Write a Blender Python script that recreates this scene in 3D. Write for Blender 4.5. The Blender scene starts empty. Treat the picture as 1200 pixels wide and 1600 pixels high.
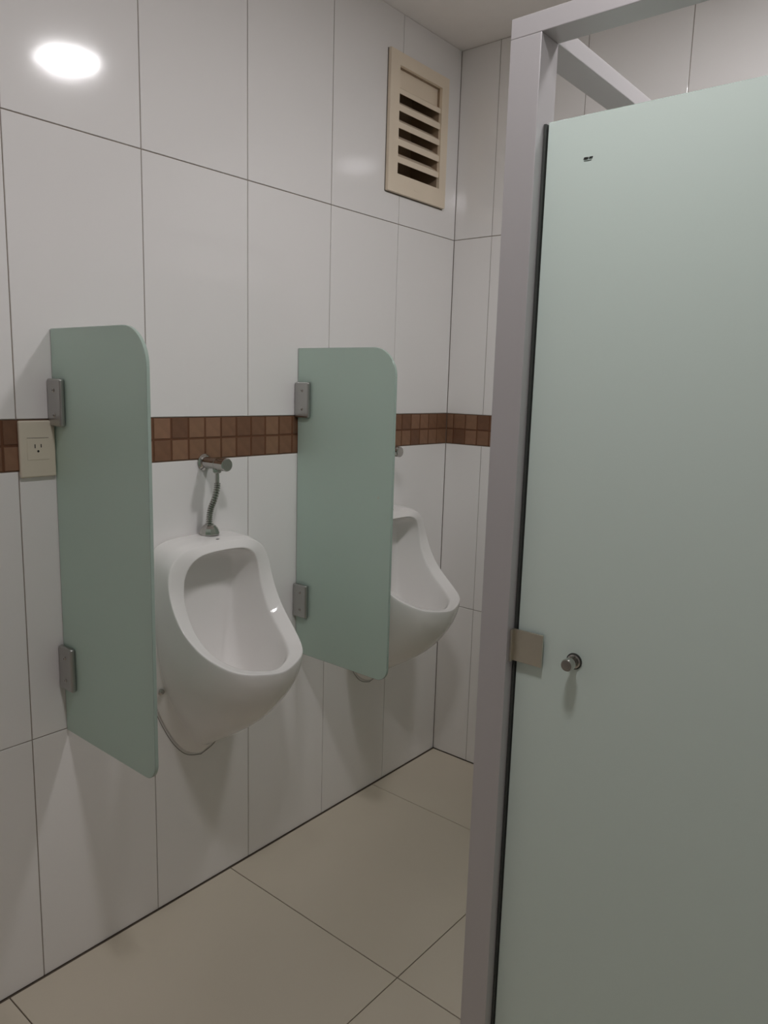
import bpy, bmesh, math, random
from mathutils import Vector, Matrix

random.seed(4)
scene = bpy.context.scene
C = scene.collection

# ------------------------------------------------------------------ camera
F_PX = 1177.07
cam_d = bpy.data.cameras.new('camera')
cam = bpy.data.objects.new('camera', cam_d)
C.objects.link(cam)
cam_d.sensor_fit = 'HORIZONTAL'
cam_d.sensor_width = 36.0
cam_d.lens = F_PX / 1200 * 36.0
cam_d.clip_start = 0.02
right = Vector((0.76892045, 0.63870612, 0.02856281))
up = Vector((-0.12656419, 0.10827195, 0.98603179))
fwd = Vector((-0.62669198, 0.76179504, -0.16408984))
m = Matrix.Identity(4)
for i in range(3):
    m[i][0], m[i][1], m[i][2] = right[i], up[i], -fwd[i]
m.translation = (1.53861, -2.20405, 1.34739)
cam.matrix_world = m
scene.camera = cam

# ------------------------------------------------------------------ light / exposure
LAMP_STRENGTH = 57.0
LAMP_COLOUR = (1.0, 0.972, 0.985)
LAMP_SPOTS = [(1.13, -0.75), (1.12, -1.67)]
LAMP_RADIUS = 0.090
w = bpy.data.worlds.new('world')
scene.world = w
w.use_nodes = True
w.node_tree.nodes['Background'].inputs[0].default_value = (0.0, 0.0, 0.0, 1)
w.node_tree.nodes['Background'].inputs[1].default_value = 0.0
vs = scene.view_settings
vs.view_transform = 'Standard'
vs.look = 'None'
vs.gamma = 1.0
vs.use_curve_mapping = False
vs.exposure = 0.80
scene.cycles.max_bounces = 14
scene.cycles.diffuse_bounces = 8
scene.cycles.caustics_reflective = False

# ------------------------------------------------------------------ dimensions
ROOM_X, ROOM_Y, CEIL = 2.25, -3.40, 2.437
Z_A, Z_B0, Z_B1, Z_U = 0.574, 1.156, 1.261, 1.844      # tile joints, band bottom / top
TT = 0.0025                                              # tile proud of the grout bed
GAP = 0.0022

# ------------------------------------------------------------------ materials
def mat(name):
    mt = bpy.data.materials.new(name)
    mt.use_nodes = True
    return mt, mt.node_tree.nodes, mt.node_tree.links, mt.node_tree.nodes['Principled BSDF']

def simple(name, col, rough=0.5, metal=0.0, spec=0.5, coat=0.0, bump=0.0, bscale=40.0, mottling=0.0, mscale=6.0):
    mt, n, l, p = mat(name)
    p.inputs['Base Color'].default_value = (*col, 1)
    p.inputs['Roughness'].default_value = rough
    p.inputs['Metallic'].default_value = metal
    p.inputs['Specular IOR Level'].default_value = spec
    p.inputs['Coat Weight'].default_value = coat
    p.inputs['Coat Roughness'].default_value = 0.05
    tc = n.new('ShaderNodeTexCoord')
    if bump:
        nz = n.new('ShaderNodeTexNoise'); nz.inputs['Scale'].default_value = bscale
        nz.inputs['Detail'].default_value = 2.0
        b = n.new('ShaderNodeBump'); b.inputs['Strength'].default_value = bump
        b.inputs['Distance'].default_value = 0.002
        l.new(tc.outputs['Object'], nz.inputs['Vector'])
        l.new(nz.outputs['Fac'], b.inputs['Height'])
        l.new(b.outputs['Normal'], p.inputs['Normal'])
    if mottling:
        nz = n.new('ShaderNodeTexNoise'); nz.inputs['Scale'].default_value = mscale
        nz.inputs['Detail'].default_value = 5.0
        mx = n.new('ShaderNodeMixRGB'); mx.blend_type = 'MIX'
        mx.inputs[1].default_value = (*[c * (1 - mottling) for c in col], 1)
        mx.inputs[2].default_value = (*[min(1, c * (1 + mottling)) for c in col], 1)
        l.new(tc.outputs['Object'], nz.inputs['Vector'])
        l.new(nz.outputs['Fac'], mx.inputs[0])
        l.new(mx.outputs[0], p.inputs['Base Color'])
    return mt

M = {}
M['tile'] = simple('white_glazed_tile', (0.83, 0.81, 0.80), 0.10, spec=0.6, bump=0.045, bscale=24.0)
M['grout'] = simple('grey_grout', (0.30, 0.26, 0.22), 0.9, mottling=0.2, mscale=30)
M['floor_tile'] = simple('beige_porcelain', (0.66, 0.595, 0.49), 0.22, spec=0.4, mottling=0.05, mscale=3.0)
M['floor_grout'] = simple('dark_floor_grout', (0.14, 0.11, 0.085), 0.9)
M['ceiling'] = simple('ceiling_paint', (0.84, 0.80, 0.775), 0.8, mottling=0.03, mscale=20)
M['plain_wall'] = simple('plain_wall', (0.50, 0.48, 0.475), 0.3, spec=0.3)
M['ceramic'] = simple('white_ceramic', (0.80, 0.78, 0.765), 0.05, spec=0.5)
M['chrome'] = simple('chrome', (0.50, 0.485, 0.46), 0.10, metal=1.0)
M['satin'] = simple('satin_metal', (0.64, 0.61, 0.52), 0.36, metal=1.0)
M['clamp'] = simple('clamp_metal', (0.47, 0.465, 0.45), 0.34, metal=1.0)
M['alu'] = simple('anodised_aluminium', (0.56, 0.54, 0.55), 0.42, metal=0.3, spec=0.4)
M['vent'] = simple('cream_plastic', (0.80, 0.69, 0.55), 0.45, mottling=0.05, mscale=10)
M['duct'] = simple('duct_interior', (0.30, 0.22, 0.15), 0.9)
M['socket'] = simple('ivory_plastic', (0.66, 0.60, 0.49), 0.35)
M['black'] = simple('black_plastic', (0.012, 0.011, 0.010), 0.5)
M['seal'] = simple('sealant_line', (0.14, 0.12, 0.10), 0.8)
M['rubber_and_shade'] = simple('dark_rubber_and_gap_shade', (0.05, 0.055, 0.05), 0.6)  # knob gasket colour, also the painted shade in the door gap
M['ink'] = simple('black_print', (0.01, 0.012, 0.01), 0.6)
M['lamp_rim'] = simple('lamp_rim', (0.75, 0.75, 0.75), 0.4)

def mosaic_material():
    mt, n, l, p = mat('brown_mosaic')
    oi = n.new('ShaderNodeObjectInfo')
    rp = n.new('ShaderNodeValToRGB')
    cols = [(0.0, (0.155, 0.075, 0.042)), (0.3, (0.205, 0.105, 0.06)), (0.6, (0.235, 0.13, 0.075)), (1.0, (0.26, 0.14, 0.085))]
    el = rp.color_ramp.elements
    el[0].position, el[0].color = cols[0][0], (*cols[0][1], 1)
    el[1].position, el[1].color = cols[3][0], (*cols[3][1], 1)
    for q, c in cols[1:3]:
        e = el.new(q); e.color = (*c, 1)
    l.new(oi.outputs['Random'], rp.inputs[0])
    tc = n.new('ShaderNodeTexCoord')
    nz = n.new('ShaderNodeTexNoise'); nz.inputs['Scale'].default_value = 45; nz.inputs['Detail'].default_value = 4
    l.new(tc.outputs['Object'], nz.inputs['Vector'])
    mx = n.new('ShaderNodeMixRGB'); mx.blend_type = 'OVERLAY'; mx.inputs[0].default_value = 0.25
    l.new(rp.outputs[0], mx.inputs[1]); l.new(nz.outputs['Fac'], mx.inputs[2])
    l.new(mx.outputs[0], p.inputs['Base Color'])
    p.inputs['Roughness'].default_value = 0.45
    return mt
M['mosaic'] = mosaic_material()
M['mosaic_grout'] = simple('rust_grout', (0.13, 0.055, 0.026), 0.9)

def frosted(name, col, tr, mix, rough):
    mt, n, l, p = mat(name)
    p.inputs['Base Color'].default_value = (*col, 1)
    p.inputs['Roughness'].default_value = rough
    p.inputs['Specular IOR Level'].default_value = 0.5
    t = n.new('ShaderNodeBsdfTranslucent'); t.inputs['Color'].default_value = (*tr, 1)
    mx = n.new('ShaderNodeMixShader'); mx.inputs[0].default_value = mix
    out = n['Material Output']
    l.new(p.outputs[0], mx.inputs[1]); l.new(t.outputs[0], mx.inputs[2])
    l.new(mx.outputs[0], out.inputs['Surface'])
    return mt
M['frost'] = frosted('frosted_green_glass', (0.635, 0.765, 0.70), (0.70, 0.86, 0.78), 0.24, 0.36)
M['frost_door'] = frosted('frosted_door_glass', (0.77, 0.885, 0.83), (0.72, 0.85, 0.79), 0.09, 0.42)
M['glass_edge'] = simple('polished_glass_edge', (0.36, 0.45, 0.40), 0.08, spec=0.6)

def emitter():
    mt, n, l, p = mat('lamp_diffuser')
    p.inputs['Base Color'].default_value = (0.8, 0.8, 0.8, 1)
    p.inputs['Emission Color'].default_value = (*LAMP_COLOUR, 1)
    p.inputs['Emission Strength'].default_value = LAMP_STRENGTH
    return mt
M['lamp'] = emitter()

# ------------------------------------------------------------------ helpers
def link(name, mesh, parent=None, loc=None, rot=None):
    o = bpy.data.objects.new(name, mesh)
    C.objects.link(o)
    if parent: o.parent = parent
    if loc is not None: o.location = loc
    if rot is not None: o.rotation_euler = rot
    return o

def finish(name, bm, material, parent=None, loc=None, rot=None, smooth=False):
    bmesh.ops.recalc_face_normals(bm, faces=bm.faces)
    me = bpy.data.meshes.new(name)
    bm.to_mesh(me); bm.free()
    mats = material if isinstance(material, (list, tuple)) else [material]
    for q in mats: me.materials.append(q)
    if smooth:
        for f in me.polygons: f.use_smooth = True
    return link(name, me, parent, loc, rot)

def box(bm, x0, x1, y0, y1, z0, z1, bevel=0.0, seg=2):
    r = bmesh.ops.create_cube(bm, size=1.0)
    vs_ = r['verts']
    for v in vs_:
        v.co = Vector(((x0 + x1) / 2 + v.co.x * (x1 - x0), (y0 + y1) / 2 + v.co.y * (y1 - y0), (z0 + z1) / 2 + v.co.z * (z1 - z0)))
    if bevel:
        es = {e for v in vs_ for e in v.link_edges}
        bmesh.ops.bevel(bm, geom=list(es), offset=bevel, segments=seg, affect='EDGES', profile=0.5)

def cyl(bm, p0, p1, r0, r1=None, n=28, bevel=0.0):
    r1 = r0 if r1 is None else r1
    p0, p1 = Vector(p0), Vector(p1)
    d = p1 - p0
    res = bmesh.ops.create_cone(bm, cap_ends=True, segments=n, radius1=r0, radius2=r1, depth=d.length)
    q = Vector((0, 0, 1)).rotation_difference(d.normalized()).to_matrix().to_4x4()
    q.translation = (p0 + p1) / 2
    bmesh.ops.transform(bm, matrix=q, verts=res['verts'])
    if bevel:
        es = {e for v in res['verts'] for e in v.link_edges if any(len(f.verts) > 4 for f in e.link_faces)}
        bmesh.ops.bevel(bm, geom=list(es), offset=bevel, segments=2, affect='EDGES', profile=0.5)

def lathe(bm, prof, centre, axis=Vector((0, 0, 1)), n=32):
    q = Vector((0, 0, 1)).rotation_difference(Vector(axis)).to_matrix()
    rings = []
    for r, h in prof:
        rings.append([bm.verts.new(Vector(centre) + q @ Vector((r * math.cos(2 * math.pi * k / n), r * math.sin(2 * math.pi * k / n), h))) for k in range(n)])
    for a, b in zip(rings, rings[1:]):
        for k in range(n):
            bm.faces.new((a[k], a[(k + 1) % n], b[(k + 1) % n], b[k]))
    bm.faces.new(rings[0]); bm.faces.new(rings[-1])

def tube(bm, pts, radii, n=14):
    rings = []
    for i, p in enumerate(pts):
        t = (pts[min(i + 1, len(pts) - 1)] - pts[max(i - 1, 0)]).normalized()
        a = t.orthogonal().normalized() if i == 0 else (prev - t * prev.dot(t)).normalized()
        prev = a
        b = t.cross(a)
        rings.append([bm.verts.new(p + (a * math.cos(2 * math.pi * k / n) + b * math.sin(2 * math.pi * k / n)) * radii[i]) for k in range(n)])
    for a, b in zip(rings, rings[1:]):
        for k in range(n):
            bm.faces.new((a[k], a[(k + 1) % n], b[(k + 1) % n], b[k]))
    bm.faces.new(rings[0]); bm.faces.new(rings[-1])

def catmull(ps, n):
    out = []
    for i in range(len(ps) - 1):
        p0, p1, p2, p3 = ps[max(i - 1, 0)], ps[i], ps[i + 1], ps[min(i + 2, len(ps) - 1)]
        for k in range(n):
            t = k / n
            out.append(0.5 * ((2 * p1) + (p2 - p0) * t + (2 * p0 - 5 * p1 + 4 * p2 - p3) * t * t + (3 * p1 - p0 - 3 * p2 + p3) * t ** 3))
    out.append(ps[-1].copy())
    return out

def empty(name, loc, label, cat, group=None):
    o = bpy.data.objects.new(name, None)
    C.objects.link(o)
    o.location = loc
    o.empty_display_size = 0.05
    o['label'] = label; o['category'] = cat
    if group: o['group'] = group
    return o

def struct(o, label, cat):
    o['kind'] = 'structure'; o['label'] = label; o['category'] = cat
    return o

def copy_tree(o, parent=None):
    c = o.copy(); C.objects.link(c)
    c.parent = parent
    for ch in list(o.children): copy_tree(ch, c)
    return c

# ------------------------------------------------------------------ room shell
VENT = dict(y0=-0.331, y1=-0.116, z0=1.985, z1=2.288)      # opening in the wall

def rect_minus(y0, y1, z0, z1, h):
    """pieces of a rectangle left around a hole (hole clipped to the rectangle)"""
    a0, a1, b0, b1 = max(y0, h['y0']), min(y1, h['y1']), max(z0, h['z0']), min(z1, h['z1'])
    if a0 >= a1 or b0 >= b1: return [(y0, y1, z0, z1)]
    r = []
    if z0 < b0: r.append((y0, y1, z0, b0))
    if b1 < z1: r.append((y0, y1, b1, z1))
    if y0 < a0: r.append((y0, a0, b0, b1))
    if a1 < y1: r.append((a1, y1, b0, b1))
    return r

bm = bmesh.new()
for (a, b, c, d) in rect_minus(ROOM_Y, 0.0, 0.0, CEIL, VENT):
    box(bm, -0.12, -TT, a, b, c, d)
wall_left = finish('wall_left', bm, M['grout'])
struct(wall_left, 'white tiled wall with brown mosaic band carrying the urinals', 'wall')

bm = bmesh.new(); box(bm, -0.12, ROOM_X + 0.1, TT, 0.12, 0, CEIL)
wall_far = finish('wall_far', bm, M['grout'])
struct(wall_far, 'white tiled end wall running behind the cubicle', 'wall')

bm = bmesh.new(); box(bm, ROOM_X, ROOM_X + 0.1, ROOM_Y, 0, 0, CEIL)
struct(finish('wall_right', bm, M['plain_wall']), 'plain pale wall out of view on the right', 'wall')
bm = bmesh.new(); box(bm, -0.12, ROOM_X + 0.1, ROOM_Y - 0.1, ROOM_Y, 0, CEIL)
struct(finish('wall_near', bm, M['plain_wall']), 'plain pale wall out of view behind the viewer', 'wall')

bm = bmesh.new(); box(bm, -0.12, ROOM_X + 0.1, ROOM_Y - 0.1, 0.12, -0.1, -TT)
floor = finish('floor', bm, M['floor_grout'])
struct(floor, 'beige polished tile floor with thin dark joints', 'floor')
bm = bmesh.new(); box(bm, -0.12, ROOM_X + 0.1, ROOM_Y - 0.1, 0.12, CEIL, CEIL + 0.1)
struct(finish('ceiling', bm, M['ceiling']), 'plain off-white painted ceiling', 'ceiling')

# tiles: local box thin along +Z of the mesh, placed on each surface
tile_mesh = {}
def tile(name, parent, material, a, b, c, d, place, gap=GAP, bevel=0.0011):
    """a..b along the surface, c..d the other way; place = 'left', 'far' or 'floor'"""
    du, dv = b - a - gap, d - c - gap
    key = (round(du, 4), round(dv, 4), place, material.name)
    if key not in tile_mesh:
        bm = bmesh.new()
        if place == 'left': box(bm, -TT / 2, TT / 2, -du / 2, du / 2, -dv / 2, dv / 2)
        elif place == 'far': box(bm, -du / 2, du / 2, -TT / 2, TT / 2, -dv / 2, dv / 2)
        else: box(bm, -du / 2, du / 2, -dv / 2, dv / 2, -TT / 2, TT / 2)
        if bevel:
            n = {'left': Vector((1, 0, 0)), 'far': Vector((0, -1, 0)), 'floor': Vector((0, 0, 1))}[place]
            bm.normal_update()
            es = [e for e in bm.edges if any(f.normal.dot(n) > 0.9 for f in e.link_faces)]
            bmesh.ops.bevel(bm, geom=es, offset=bevel, segments=2, affect='EDGES', profile=0.5)
        bmesh.ops.recalc_face_normals(bm, faces=bm.faces)
        me = bpy.data.meshes.new(name); bm.to_mesh(me); bm.free()
        me.materials.append(material)
        tile_mesh[key] = me
    u, v = (a + b) / 2, (c + d) / 2
    loc = {'left': (-TT / 2, u, v), 'far': (u, TT / 2, v), 'floor': (u, v, -TT / 2)}[place]
    return link(name, tile_mesh[key], parent, loc)

ROWS = [(0.0, Z_A), (Z_A, Z_B0), (Z_B1, Z_U), (Z_U, CEIL)]
ycuts = [0.0, -0.304]
while ycuts[-1] - 0.30 > ROOM_Y: ycuts.append(ycuts[-1] - 0.30)
ycuts.append(ROOM_Y)
for y1, y0 in zip(ycuts, ycuts[1:]):
    for z0, z1 in ROWS:
        parts = rect_minus(y0, y1, z0, z1, VENT)
        if len(parts) == 1:
            tile('wall_tile', wall_left, M['tile'], y0, y1, z0, z1, 'left')
        else:                                    # the two tiles cut around the vent
            bm = bmesh.new(); g = GAP / 2
            for (a, b, c, d) in parts:
                box(bm, -TT, 0, a + (g if a == y0 else 0), b - (g if b == y1 else 0), c + (g if c == z0 else 0), d - (g if d == z1 else 0))
            finish('wall_tile', bm, M['tile'], wall_left)
xcuts = [0.0, 0.148]
while xcuts[-1] + 0.30 < ROOM_X: xcuts.append(xcuts[-1] + 0.30)
xcuts.append(ROOM_X)
for x0, x1 in zip(xcuts, xcuts[1:]):
    for z0, z1 in ROWS:
        tile('wall_tile', wall_far, M['tile'], x0, x1, z0, z1, 'far')

# mosaic band: rust-coloured bed on the wall, then each mosaic piece
def bed(parent, loc_box):
    bm = bmesh.new(); box(bm, *loc_box)
    return finish('mosaic_bed', bm, M['mosaic_grout'], parent)
bed(wall_left, (-TT, -TT + 0.0012, ROOM_Y, 0, Z_B0 + 0.001, Z_B1 - 0.001))
bed(wall_far, (0, ROOM_X, TT - 0.0012, TT, Z_B0 + 0.001, Z_B1 - 0.001))
zm = 1.2085
mcuts = [0.0, -0.0574]
while mcuts[-1] - 0.0492 > ROOM_Y: mcuts.append(mcuts[-1] - 0.0492)
for y1, y0 in zip(mcuts, mcuts[1:]):
    for z0, z1 in ((Z_B0, zm), (zm, Z_B1)):
        tile('mosaic_tile', wall_left, M['mosaic'], y0, y1, z0, z1, 'left', gap=0.0052, bevel=0.0008)
mx = [0.0, 0.029]
while mx[-1] + 0.049 < ROOM_X: mx.append(mx[-1] + 0.049)
for x0, x1 in zip(mx, mx[1:]):
    for z0, z1 in ((Z_B0, zm), (zm, Z_B1)):
        tile('mosaic_tile', wall_far, M['mosaic'], x0, x1, z0, z1, 'far', gap=0.0052, bevel=0.0008)

# floor tiles
fy = [0.0, -0.360, -0.973, -1.584, -2.195, -2.806, ROOM_Y]
fx = [0.004, 0.606, 1.217, 1.828, ROOM_X]
for y1, y0 in zip(fy, fy[1:]):
    for x0, x1 in zip(fx, fx[1:]):
        tile('floor_tile', floor, M['floor_tile'], x0, x1, y0, min(y1, -0.003), 'floor', gap=0.0025, bevel=0.0008)

# ------------------------------------------------------------------ cubicle frame, door, side panel
YP, YB = -1.150, -1.098
PX0, PX1 = 0.890, 0.942
HZ0, HZ1 = 1.8625, 1.891
frame = empty('cubicle_frame', (PX0 + 0.026, YP + 0.026, 0), 'grey aluminium cubicle frame of posts and top rails around the green door', 'cubicle frame')
def fpart(name, b, material=None, bev=0.0012, parent=None):
    par = parent or frame
    bm = bmesh.new(); box(bm, *b, bevel=bev)
    o = finish(name, bm, material or M['alu'], par)
    base = frame.location if par == frame else par.location
    o.location = -Vector(frame.location)
    return o
fpart('post', (PX0, PX1, YP, YB, 0, HZ0))
fpart('post', (1.620, 1.672, YP, YB, 0, HZ0))
fpart('top_rail', (PX0, ROOM_X, YP, YB, HZ0, HZ1))
fpart('side_rail', (PX0, PX1, YB, -0.0005, HZ0, HZ1))
# L-shaped stop plate screwed to the post, standing in front of the door edge
bm = bmesh.new()
box(bm, PX1, PX1 + 0.004, -1.141, -1.129, 0.902, 0.957, bevel=0.0006)
box(bm, PX1, 0.998, -1.133, -1.129, 0.902, 0.957, bevel=0.0010)
o = finish('stop_plate', bm, M['satin'], frame); o.location = -Vector(frame.location)
o['label'] = 'square satin metal stop plate'

bm = bmesh.new(); box(bm, PX1, PX1 + 0.0045, -1.1285, -1.117, 0.15, 1.742, bevel=0.0008)  # dark strip on the post, painting in the shade of the door gap
o = finish('door_gap_shade', bm, M['rubber_and_shade'], frame); o.location = -Vector(frame.location)

def glass_panel(name, outline, thick, material, parent, axis='y', bevel=0.001):
    """outline in (u, z); thickness goes towards + of the axis"""
    bm = bmesh.new()
    vs_ = [bm.verts.new((u, 0, z) if axis == 'y' else (0, u, z)) for u, z in outline]
    f = bm.faces.new(vs_)
    r = bmesh.ops.extrude_face_region(bm, geom=[f])
    mv = [v for v in r['geom'] if isinstance(v, bmesh.types.BMVert)]
    bmesh.ops.translate(bm, verts=mv, vec=(0, thick, 0) if axis == 'y' else (thick, 0, 0))
    bm.normal_update()
    k = 1 if axis == 'y' else 0
    big = [f for f in bm.faces if len(f.verts) == len(outline)]
    es = {e for f in big for e in f.edges}
    bmesh.ops.bevel(bm, geom=list(es), offset=bevel, segments=1, affect='EDGES')
    bmesh.ops.recalc_face_normals(bm, faces=bm.faces)
    for f in bm.faces:
        f.material_index = 0 if len(f.verts) == len(outline) else 1
    me = bpy.data.meshes.new(name); bm.to_mesh(me); bm.free()
    me.materials.append(material); me.materials.append(M['glass_edge'])
    return link(name, me, parent)

def rounded(u0, u1, z0, z1, rt, rb, n=10):
    p = [(u0, z0)]
    for k in range(n + 1):
        a = -math.pi / 2 + math.pi / 2 * k / n
        p.append((u1 - rb + rb * math.cos(a), z0 + rb + rb * math.sin(a)))
    for k in range(n + 1):
        a = math.pi / 2 * k / n
        p.append((u1 - rt + rt * math.cos(a), z1 - rt + rt * math.sin(a)))
    p.append((u0, z1))
    return p

DY = -1.125
DX0, DX1, DZ0, DZ1 = 0.948, 1.612, 0.15, 1.744
door = empty('cubicle_door', (DX0, DY, DZ0), 'frosted pale green glass cubicle door with a small chrome knob', 'door')
g = glass_panel('glass_panel', rounded(0, DX1 - DX0, 0, DZ1 - DZ0, 0.004, 0.004, 3), 0.010, M['frost_door'], door)
bm = bmesh.new()
kc = Vector((1.051 - DX0, 0, 0.926 - DZ0))
lathe(bm, [(0.0132, 0), (0.0132, 0.0012)], kc, (0, -1, 0))
finish('knob_gasket', bm, M['rubber_and_shade'], door)
bm = bmesh.new()
lathe(bm, [(0.0112, 0.0012), (0.0112, 0.0026), (0.0090, 0.0036)], kc, (0, -1, 0))
finish('knob_rose', bm, M['chrome'], door)
bm = bmesh.new()
lathe(bm, [(0.0058, 0.003), (0.0058, 0.012), (0.0092, 0.0135), (0.0100, 0.016), (0.0100, 0.026), (0.0088, 0.0285)], kc, (0, -1, 0))
k = finish('knob', bm, M['chrome'], door)
# knob on the inner side
bm = bmesh.new()
lathe(bm, [(0.0125, 0.0), (0.0125, 0.0022), (0.0058, 0.003), (0.0058, 0.012), (0.0095, 0.015), (0.0095, 0.026)], kc + Vector((0, 0.010, 0)), (0, 1, 0))
finish('knob', bm, M['chrome'], door)
# hinges on the far edge
for hz in (0.25, 1.35):
    bm = bmesh.new()
    box(bm, DX1 - DX0 - 0.05, DX1 - DX0 + 0.006, -0.006, -0.0002, hz, hz + 0.055, bevel=0.001)
    finish('hinge', bm, M['satin'], door)
# tiny printed glass maker's stamp: two slanted words of short strokes over a thin line
def stamp(parent, x, z, s, y):
    bm = bmesh.new()
    def stroke(x0, z0, x1, z1, t):
        d = Vector((x1 - x0, 0, z1 - z0)).normalized(); nrm = Vector((-d.z, 0, d.x)) * t / 2
        q = [Vector((x + a * s, y, z + b * s)) for a, b in ((x0, z0), (x1, z1))]
        vsq = [bm.verts.new(v) for v in (q[0] - nrm * s, q[1] - nrm * s, q[1] + nrm * s, q[0] + nrm * s)]
        f = bm.faces.new(vsq)
        r = bmesh.ops.extrude_face_region(bm, geom=[f])
        bmesh.ops.translate(bm, verts=[v for v in r['geom'] if isinstance(v, bmesh.types.BMVert)], vec=(0, -0.0002, 0))
    for a in (0.0, 0.14, 0.28, 0.42, 0.62, 0.78, 0.92):
        stroke(a, 0.12, a + 0.09, 0.36, 0.10)
    for a in (0.05, 0.66): stroke(a, 0.34, a + 0.3, 0.34, 0.06)
    stroke(0.7, 0.24, 0.86, 0.24, 0.06); stroke(0.14, 0.14, 0.4, 0.14, 0.06)
    stroke(0.02, 0.0, 0.9, 0.0, 0.06)
    return finish('maker_stamp', bm, M['ink'], parent)
stamp(door, 1.009 - DX0, 1.680 - DZ0, 0.0135, -0.0002)

side = empty('partition_panel', (PX0 + 0.021, -0.55, 0.15), 'frosted green glass side panel of the cubicle beneath its side rail', 'partition')
glass_panel('glass_panel', rounded(YB + 0.55, 0.549, 0, DZ1 - DZ0, 0.004, 0.004, 3), 0.010, M['frost_door'], side, axis='x')
for zz in (0.25, 1.3):
    for yy in (YB + 0.55, 0.50):
        bm = bmesh.new(); box(bm, -0.008, 0.018, yy, yy + 0.049, zz, zz + 0.055, bevel=0.001)
        finish('clamp', bm, M['clamp'], side)
fix = empty('fixed_panel', (1.674, DY, 0.15), 'fixed frosted glass panel beside the cubicle door hinges', 'partition')
glass_panel('glass_panel', rounded(0, ROOM_X - 1.676, 0, DZ1 - DZ0, 0.004, 0.004, 3), 0.010, M['frost_door'], fix)

# ------------------------------------------------------------------ urinal screens
def screw_head(parent, c, axis, r=0.0042):
    bm = bmesh.new()
    lathe(bm, [(r, 0), (r, 0.0008), (r * 0.7, 0.0022), (r * 0.35, 0.0026), (r * 0.30, 0.0012)], c, axis, n=16)
    return finish('screw', bm, M['chrome'], parent)

def make_screen(y, label, zs, depth):
    s = empty('urinal_screen', (0.0, y, 0.572), label, 'screen', 'frosted glass screens beside the urinals')
    glass_panel('glass_panel', rounded(0.0015, depth, 0, 0.873, 0.074, 0.035, 14), 0.008, M['frost'], s)
    for zc in zs:
        bm = bmesh.new()
        # two cheeks either side of the glass on a wall leg
        for ya, yb in ((-0.0125, -0.0002), (0.0082, 0.0205)):
            box(bm, 0.0005, 0.054, ya, yb, zc - 0.0485, zc + 0.0485, bevel=0.0045, seg=3)
        cl = finish('clamp', bm, M['clamp'], s)
        for dz in (-0.025, 0.025):
            screw_head(cl, (0.030, -0.0124, zc + dz), (0, -1, 0))
    return s
S1 = make_screen(-1.427, 'frosted green glass screen beside the wall socket, nearest the viewer', (1.296 - 0.572, 0.724 - 0.572), 0.343)
S2 = make_screen(-0.727, 'frosted green glass screen standing between the two urinals', (1.305 - 0.572, 0.733 - 0.572), 0.348)
bm = bmesh.new()
for dx, dz in ((0, 0), (0.002, 0.004), (0.004, 0.001)):
    box(bm, 0.301 + dx, 0.3022 + dx, -0.0004, -0.0001, 0.488 + dz, 0.4915 + dz)
finish('maker_stamp', bm, M['socket'], S2)

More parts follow.
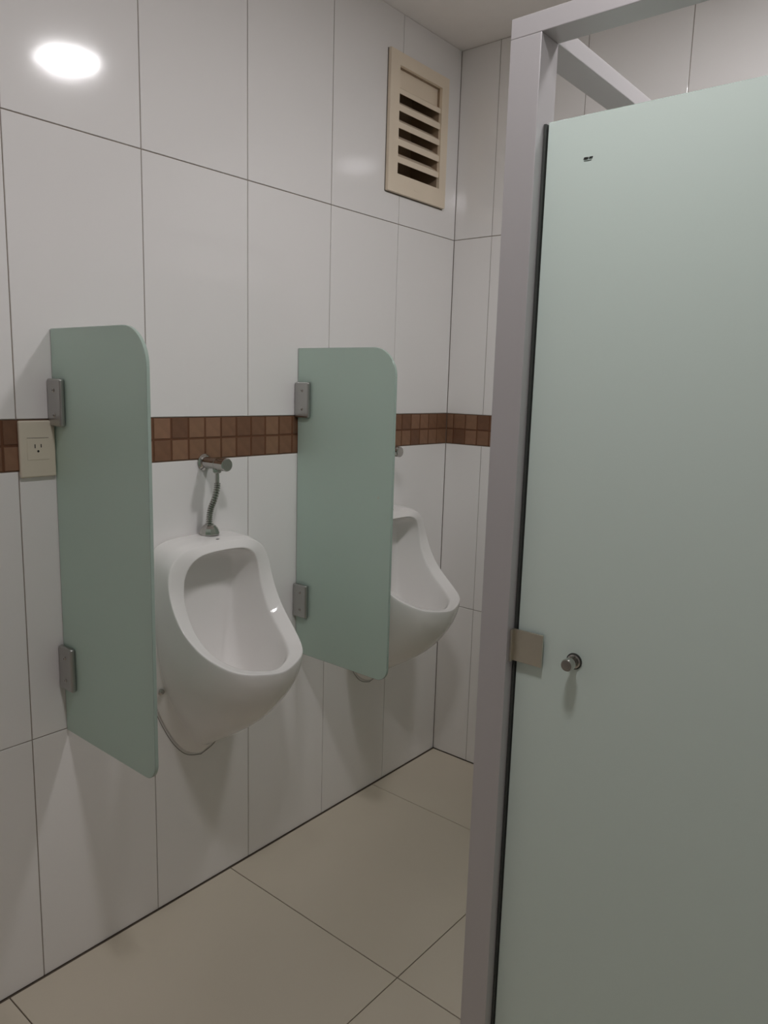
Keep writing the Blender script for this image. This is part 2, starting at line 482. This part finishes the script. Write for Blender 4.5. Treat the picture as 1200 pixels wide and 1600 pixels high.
# ------------------------------------------------------------------ urinals
def urinal_mesh():
    B = [(0, 0, .972), (0, .080, .970), (0, .130, .955), (0, .156, .91), (0, .160, .82), (0, .160, .70), (0, .145, .57), (0, .098, .461), (0, .050, .398), (0, 0, .378)]
    S = [(.036, 0, .971), (.036, .079, .969), (.036, .128, .954), (.036, .155, .91), (.036, .158, .82), (.032, .145, .695), (.032, .118, .580), (.032, .074, .490), (.032, .036, .430), (.032, 0, .415)]
    T = [(.058, 0, .969), (.058, .078, .967), (.058, .126, .953), (.060, .154, .91), (.062, .159, .825), (.054, .153, .70), (.058, .130, .604), (.068, .086, .517), (.080, .044, .462), (.085, 0, .446)]
    P = [(.070, 0, .967), (.070, .075, .966), (.070, .122, .953), (.072, .153, .912), (.080, .158, .840), (.100, .157, .750), (.140, .146, .668), (.188, .120, .600), (.225, .073, .555), (.240, 0, .538)]
    Q = [(.080, 0, .965), (.080, .073, .963), (.080, .119, .951), (.082, .151, .914), (.092, .157, .852), (.122, .156, .783), (.168, .149, .725), (.224, .131, .682), (.282, .090, .648), (.306, 0, .632)]
    O = [(.090, 0, .962), (.090, .070, .960), (.090, .116, .950), (.091, .149, .915), (.100, .157, .860), (.131, .156, .800), (.176, .149, .757), (.230, .132, .725), (.288, .092, .702), (.318, 0, .690)]
    I = [(.105, 0, .945), (.105, .052, .943), (.104, .087, .930), (.099, .110, .898), (.103, .117, .846), (.127, .116, .789), (.164, .112, .749), (.210, .100, .720), (.262, .066, .699), (.290, 0, .689)]
    G1 = [(.070, 0, .940), (.070, .052, .938), (.072, .086, .924), (.075, .103, .890), (.078, .105, .830), (.098, .104, .765), (.136, .099, .712), (.184, .085, .667), (.228, .054, .632), (.244, 0, .620)]
    G2 = [(.036, 0, .924), (.036, .050, .922), (.036, .077, .905), (.034, .085, .865), (.034, .085, .790), (.042, .085, .720), (.070, .080, .655), (.112, .066, .605), (.154, .041, .572), (.170, 0, .562)]
    G25 = [(.031, 0, .914), (.031, .046, .912), (.031, .071, .896), (.030, .078, .86), (.030, .078, .785), (.036, .077, .71), (.058, .071, .643), (.098, .057, .592), (.136, .035, .565), (.150, 0, .557)]
    G3 = [(.030, 0, .78), (.030, .030, .775), (.030, .047, .755), (.030, .054, .725), (.031, .056, .69), (.038, .055, .655), (.056, .049, .615), (.082, .038, .583), (.108, .022, .565), (.115, 0, .560)]
    G4 = [(.048, 0, .635), (.049, .009, .632), (.052, .015, .625), (.056, .019, .616), (.060, .020, .608), (.064, .019, .600), (.069, .016, .592), (.075, .011, .586), (.079, .006, .583), (.080, 0, .582)]
    lerp = lambda A, Bq, t: [tuple(a + (b - a) * t for a, b in zip(p, q)) for p, q in zip(A, Bq)]
    Oi, Oj = lerp(O, I, 0.05), lerp(O, I, 0.22)
    Ii, Ij = lerp(I, O, 0.06), lerp(I, O, 0.25)
    Od = lerp(O, Q, 0.09)
    Id, Ie = lerp(I, G1, 0.07), lerp(I, G1, 0.22)
    rings = [B, lerp(B, S, .06), lerp(B, S, .9), S, lerp(S, T, .15), T, P, Q, Od, Oi, Oj, Ij, Ii, Id, Ie, G1, G2, G25, G3, G4]
    bm = bmesh.new()
    R = []
    for r in rings:
        half = catmull([Vector(q) for q in r], 2)
        full = half + [Vector((v.x, -v.y, v.z)) for v in reversed(half[1:-1])]
        R.append([bm.verts.new(v) for v in full])
    n = len(R[0])
    for a, b in zip(R, R[1:]):
        for k in range(n):
            bm.faces.new((a[k], a[(k + 1) % n], b[(k + 1) % n], b[k]))
    bm.faces.new(R[-1]); bm.faces.new(R[0])
    return bm

def make_urinal(y, label):
    u = empty('urinal', (0.0015, y, 0.0), label, 'urinal', 'white ceramic wall urinals')
    body = finish('bowl', urinal_mesh(), M['ceramic'], u, smooth=True)
    sub = body.modifiers.new('smooth', 'SUBSURF'); sub.levels = 2; sub.render_levels = 2
    # mounting bolt caps on both sides of the back skirt
    for s in (-1, 1):
        bm = bmesh.new()
        lathe(bm, [(0.0075, 0), (0.0075, 0.004), (0.0062, 0.0065), (0.0055, 0.011), (0.0030, 0.013)], (0.022, s * 0.1290, 0.598), Vector((0.65, s, -0.1)).normalized(), n=18)
        finish('bolt_cap', bm, M['chrome'], u)
    bm = bmesh.new()
    lathe(bm, [(0.017, -0.004), (0.017, 0.002), (0.013, 0.004), (0.004, 0.0045)], (0.066, 0, 0.606), Vector((0.55, 0, 0.83)), n=24)
    finish('drain', bm, M['chrome'], u)
    bm = bmesh.new()
    bmesh.ops.create_uvsphere(bm, u_segments=12, v_segments=6, radius=1.0)
    for v in bm.verts: v.co = Vector((0.0715 + v.co.x * 0.0035, 0.004 + v.co.y * 0.0055, 0.9665 + v.co.z * 0.0008))
    finish('maker_mark', bm, M['black'], u)
    return u
U1 = make_urinal(-1.067, 'white ceramic wall urinal in full view between the two green screens')
U2 = make_urinal(-0.385, 'white ceramic wall urinal in the corner, half hidden behind a green screen')
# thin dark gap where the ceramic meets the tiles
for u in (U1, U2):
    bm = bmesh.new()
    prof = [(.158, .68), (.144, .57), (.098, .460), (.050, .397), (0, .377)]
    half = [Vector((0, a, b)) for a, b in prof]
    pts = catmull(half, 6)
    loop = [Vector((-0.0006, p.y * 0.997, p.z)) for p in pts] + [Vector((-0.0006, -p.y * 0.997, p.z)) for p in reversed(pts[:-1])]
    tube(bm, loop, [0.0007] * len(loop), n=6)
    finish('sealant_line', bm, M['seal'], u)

# ------------------------------------------------------------------ flush valves
def make_valve(y, label):
    v = empty('flush_valve', (0, y, 1.149), label, 'flush valve', 'chrome push flush valves above the urinals')
    X = Vector((1, 0, 0))
    bm = bmesh.new(); lathe(bm, [(0.021, 0.0003), (0.021, 0.003), (0.017, 0.007), (0.0145, 0.009)], (0, 0, 0), X, 36)
    finish('flange', bm, M['chrome'], v)
    bm = bmesh.new(); lathe(bm, [(0.0142, 0.008), (0.0142, 0.052), (0.0130, 0.0535)], (0, 0, 0), X, 36)
    finish('valve_body', bm, M['chrome'], v)
    bm = bmesh.new(); lathe(bm, [(0.0125, 0.0535), (0.0155, 0.055), (0.0162, 0.058), (0.0162, 0.088), (0.0148, 0.0905)], (0, 0, 0), X, 36)
    finish('push_button', bm, M['chrome'], v)
    bm = bmesh.new(); lathe(bm, [(0.0095, 0.008), (0.0112, 0.011), (0.0112, 0.020), (0.0075, 0.023)], (0.050, 0, 0), (0, 0, -1), 6)
    finish('outlet_nut', bm, M['chrome'], v)
    P = catmull([Vector(q) for q in ((.050, 0, -.018), (.0505, 0, -.038), (.0495, 0, -.060), (.043, -.003, -.088), (.034, -.007, -.112), (.030, -.009, -.135), (.030, -.009, -.156))], 26)
    bm = bmesh.new()
    rad = []
    for i, p in enumerate(P):
        d = -p.z
        rad.append(0.0052 if d < 0.046 else (0.0050 if i % 6 < 2 else 0.0080))
    tube(bm, P, rad)
    finish('flexible_hose', bm, M['chrome'], v)
    bm = bmesh.new()
    lathe(bm, [(0.0252, -0.1775), (0.0255, -0.1750), (0.0240, -0.1680), (0.0205, -0.1610), (0.0150, -0.1550), (0.0105, -0.1530), (0.0100, -0.1500), (0.0080, -0.1495)], (0.030, -0.009, 0), (0, 0, 1), 12)
    finish('spreader_cap', bm, M['chrome'], v)
    return v
make_valve(-1.045, 'chrome push valve with ribbed hose above the fully visible urinal')
make_valve(-0.372, 'chrome flush valve mostly hidden behind the screen above the corner urinal')

# ------------------------------------------------------------------ wall vent
vent = empty('wall_vent', (0, -0.224, 1.93), 'cream plastic louvred air vent high on the wall near the corner', 'vent')
vo = -Vector(vent.location)
bm = bmesh.new()
FY0, FY1, FZ0, FZ1, FD = -0.374, -0.080, 1.930, 2.324, 0.012
for b in ((FY0, VENT['y0'], FZ0, FZ1), (VENT['y1'], FY1, FZ0, FZ1), (VENT['y0'], VENT['y1'], FZ0, VENT['z0']), (VENT['y0'], VENT['y1'], VENT['z1'], FZ1)):
    box(bm, 0.0006, FD, *b)
bmesh.ops.remove_doubles(bm, verts=bm.verts, dist=1e-5)
o = finish('frame', bm, M['vent'], vent, vo)
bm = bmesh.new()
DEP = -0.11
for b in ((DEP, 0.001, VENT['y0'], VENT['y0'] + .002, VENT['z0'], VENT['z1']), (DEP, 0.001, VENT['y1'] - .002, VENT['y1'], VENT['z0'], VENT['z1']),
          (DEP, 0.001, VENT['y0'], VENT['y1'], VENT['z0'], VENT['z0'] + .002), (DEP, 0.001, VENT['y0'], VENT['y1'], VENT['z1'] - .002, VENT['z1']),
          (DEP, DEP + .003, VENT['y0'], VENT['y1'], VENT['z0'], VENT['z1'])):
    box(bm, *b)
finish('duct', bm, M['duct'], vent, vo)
# top blank blade and five louvre blades: short upright lip in front, sloping blade behind
def blade(zlo, zhi, back):
    bm = bmesh.new()
    pr = [(0.009, zlo), (0.009, zhi), (-back, zhi + back * 0.9), (-back, zhi + back * 0.9 - 0.004), (0.005, zlo + 0.001)]
    a = [bm.verts.new((x, VENT['y0'] + .002, z)) for x, z in pr]
    c = [bm.verts.new((x, VENT['y1'] - .002, z)) for x, z in pr]
    n = len(pr)
    bm.faces.new(a); bm.faces.new(c)
    for k in range(n): bm.faces.new((a[k], a[(k + 1) % n], c[(k + 1) % n], c[k]))
    return finish('louvre_blade', bm, M['vent'], vent, vo)
bm = bmesh.new(); box(bm, -0.010, -0.006, VENT['y0'] + .002, VENT['y1'] - .002, 2.222, VENT['z1'] - .002)
finish('blank_strip', bm, M['vent'], vent, vo)
for zl, zh in ((2.212, 2.226), (2.164, 2.182), (2.116, 2.133), (2.067, 2.085), (2.018, 2.035)):
    blade(zl, zh, 0.026)
bm = bmesh.new(); box(bm, FD, FD + 0.0006, -0.245, -0.222, 1.951, 1.9545)
finish('maker_mark', bm, M['vent'], vent, vo)
bm = bmesh.new()
box(bm, 0.0001, 0.0012, FY0 - 0.0025, FY0, FZ0 - 0.002, FZ1); box(bm, 0.0001, 0.0012, FY0, FY1, FZ0 - 0.0035, FZ0)
finish('sealant_line', bm, M['seal'], vent, vo)

# ------------------------------------------------------------------ wall socket
sk = empty('wall_socket', (0, -1.4665, 1.201), 'ivory plastic wall socket set into the brown mosaic band', 'socket')
bm = bmesh.new(); box(bm, 0.0003, 0.0095, -0.0375, 0.0375, -0.058, 0.058, bevel=0.0035, seg=3)
finish('cover_plate', bm, M['socket'], sk)
bm = bmesh.new(); box(bm, 0.0095, 0.0103, -0.0225, 0.0225, -0.022, 0.022, bevel=0.0003, seg=1)
ins = finish('socket_module', bm, M['socket'], sk)
bm = bmesh.new()
box(bm, 0.0103, 0.0106, -0.0075, -0.0055, 0.002, 0.010); box(bm, 0.0103, 0.0106, 0.0050, 0.0070, 0.003, 0.010)
cyl(bm, (0.0103, -0.0003, -0.0045), (0.0106, -0.0003, -0.0045), 0.0024, n=14)
finish('pin_slots', bm, M['black'], ins)
bm = bmesh.new(); box(bm, 0.0095, 0.0098, -0.0225, 0.0225, 0.0222, 0.0232)
finish('seam', bm, M['seal'], sk)

# ------------------------------------------------------------------ ceiling lamps
def make_lamp(x, y, label):
    L = empty('ceiling_light', (x, y, CEIL), label, 'ceiling light', 'round ceiling downlights')
    bm = bmesh.new()
    lathe(bm, [(LAMP_RADIUS + 0.012, 0.0003), (LAMP_RADIUS + 0.012, 0.008), (LAMP_RADIUS + 0.006, 0.011), (LAMP_RADIUS, 0.011), (LAMP_RADIUS, 0.0055)], (0, 0, 0), (0, 0, -1), 48)
    finish('rim', bm, M['lamp_rim'], L)
    bm = bmesh.new()
    lathe(bm, [(LAMP_RADIUS - 0.0005, 0.0085), (LAMP_RADIUS - 0.0005, 0.0105)], (0, 0, 0), (0, 0, -1), 48)
    finish('diffuser', bm, M['lamp'], L)
make_lamp(*LAMP_SPOTS[0], 'round flat downlight in the ceiling above the cubicle front')
make_lamp(*LAMP_SPOTS[1], 'round flat downlight in the ceiling nearer the viewer')
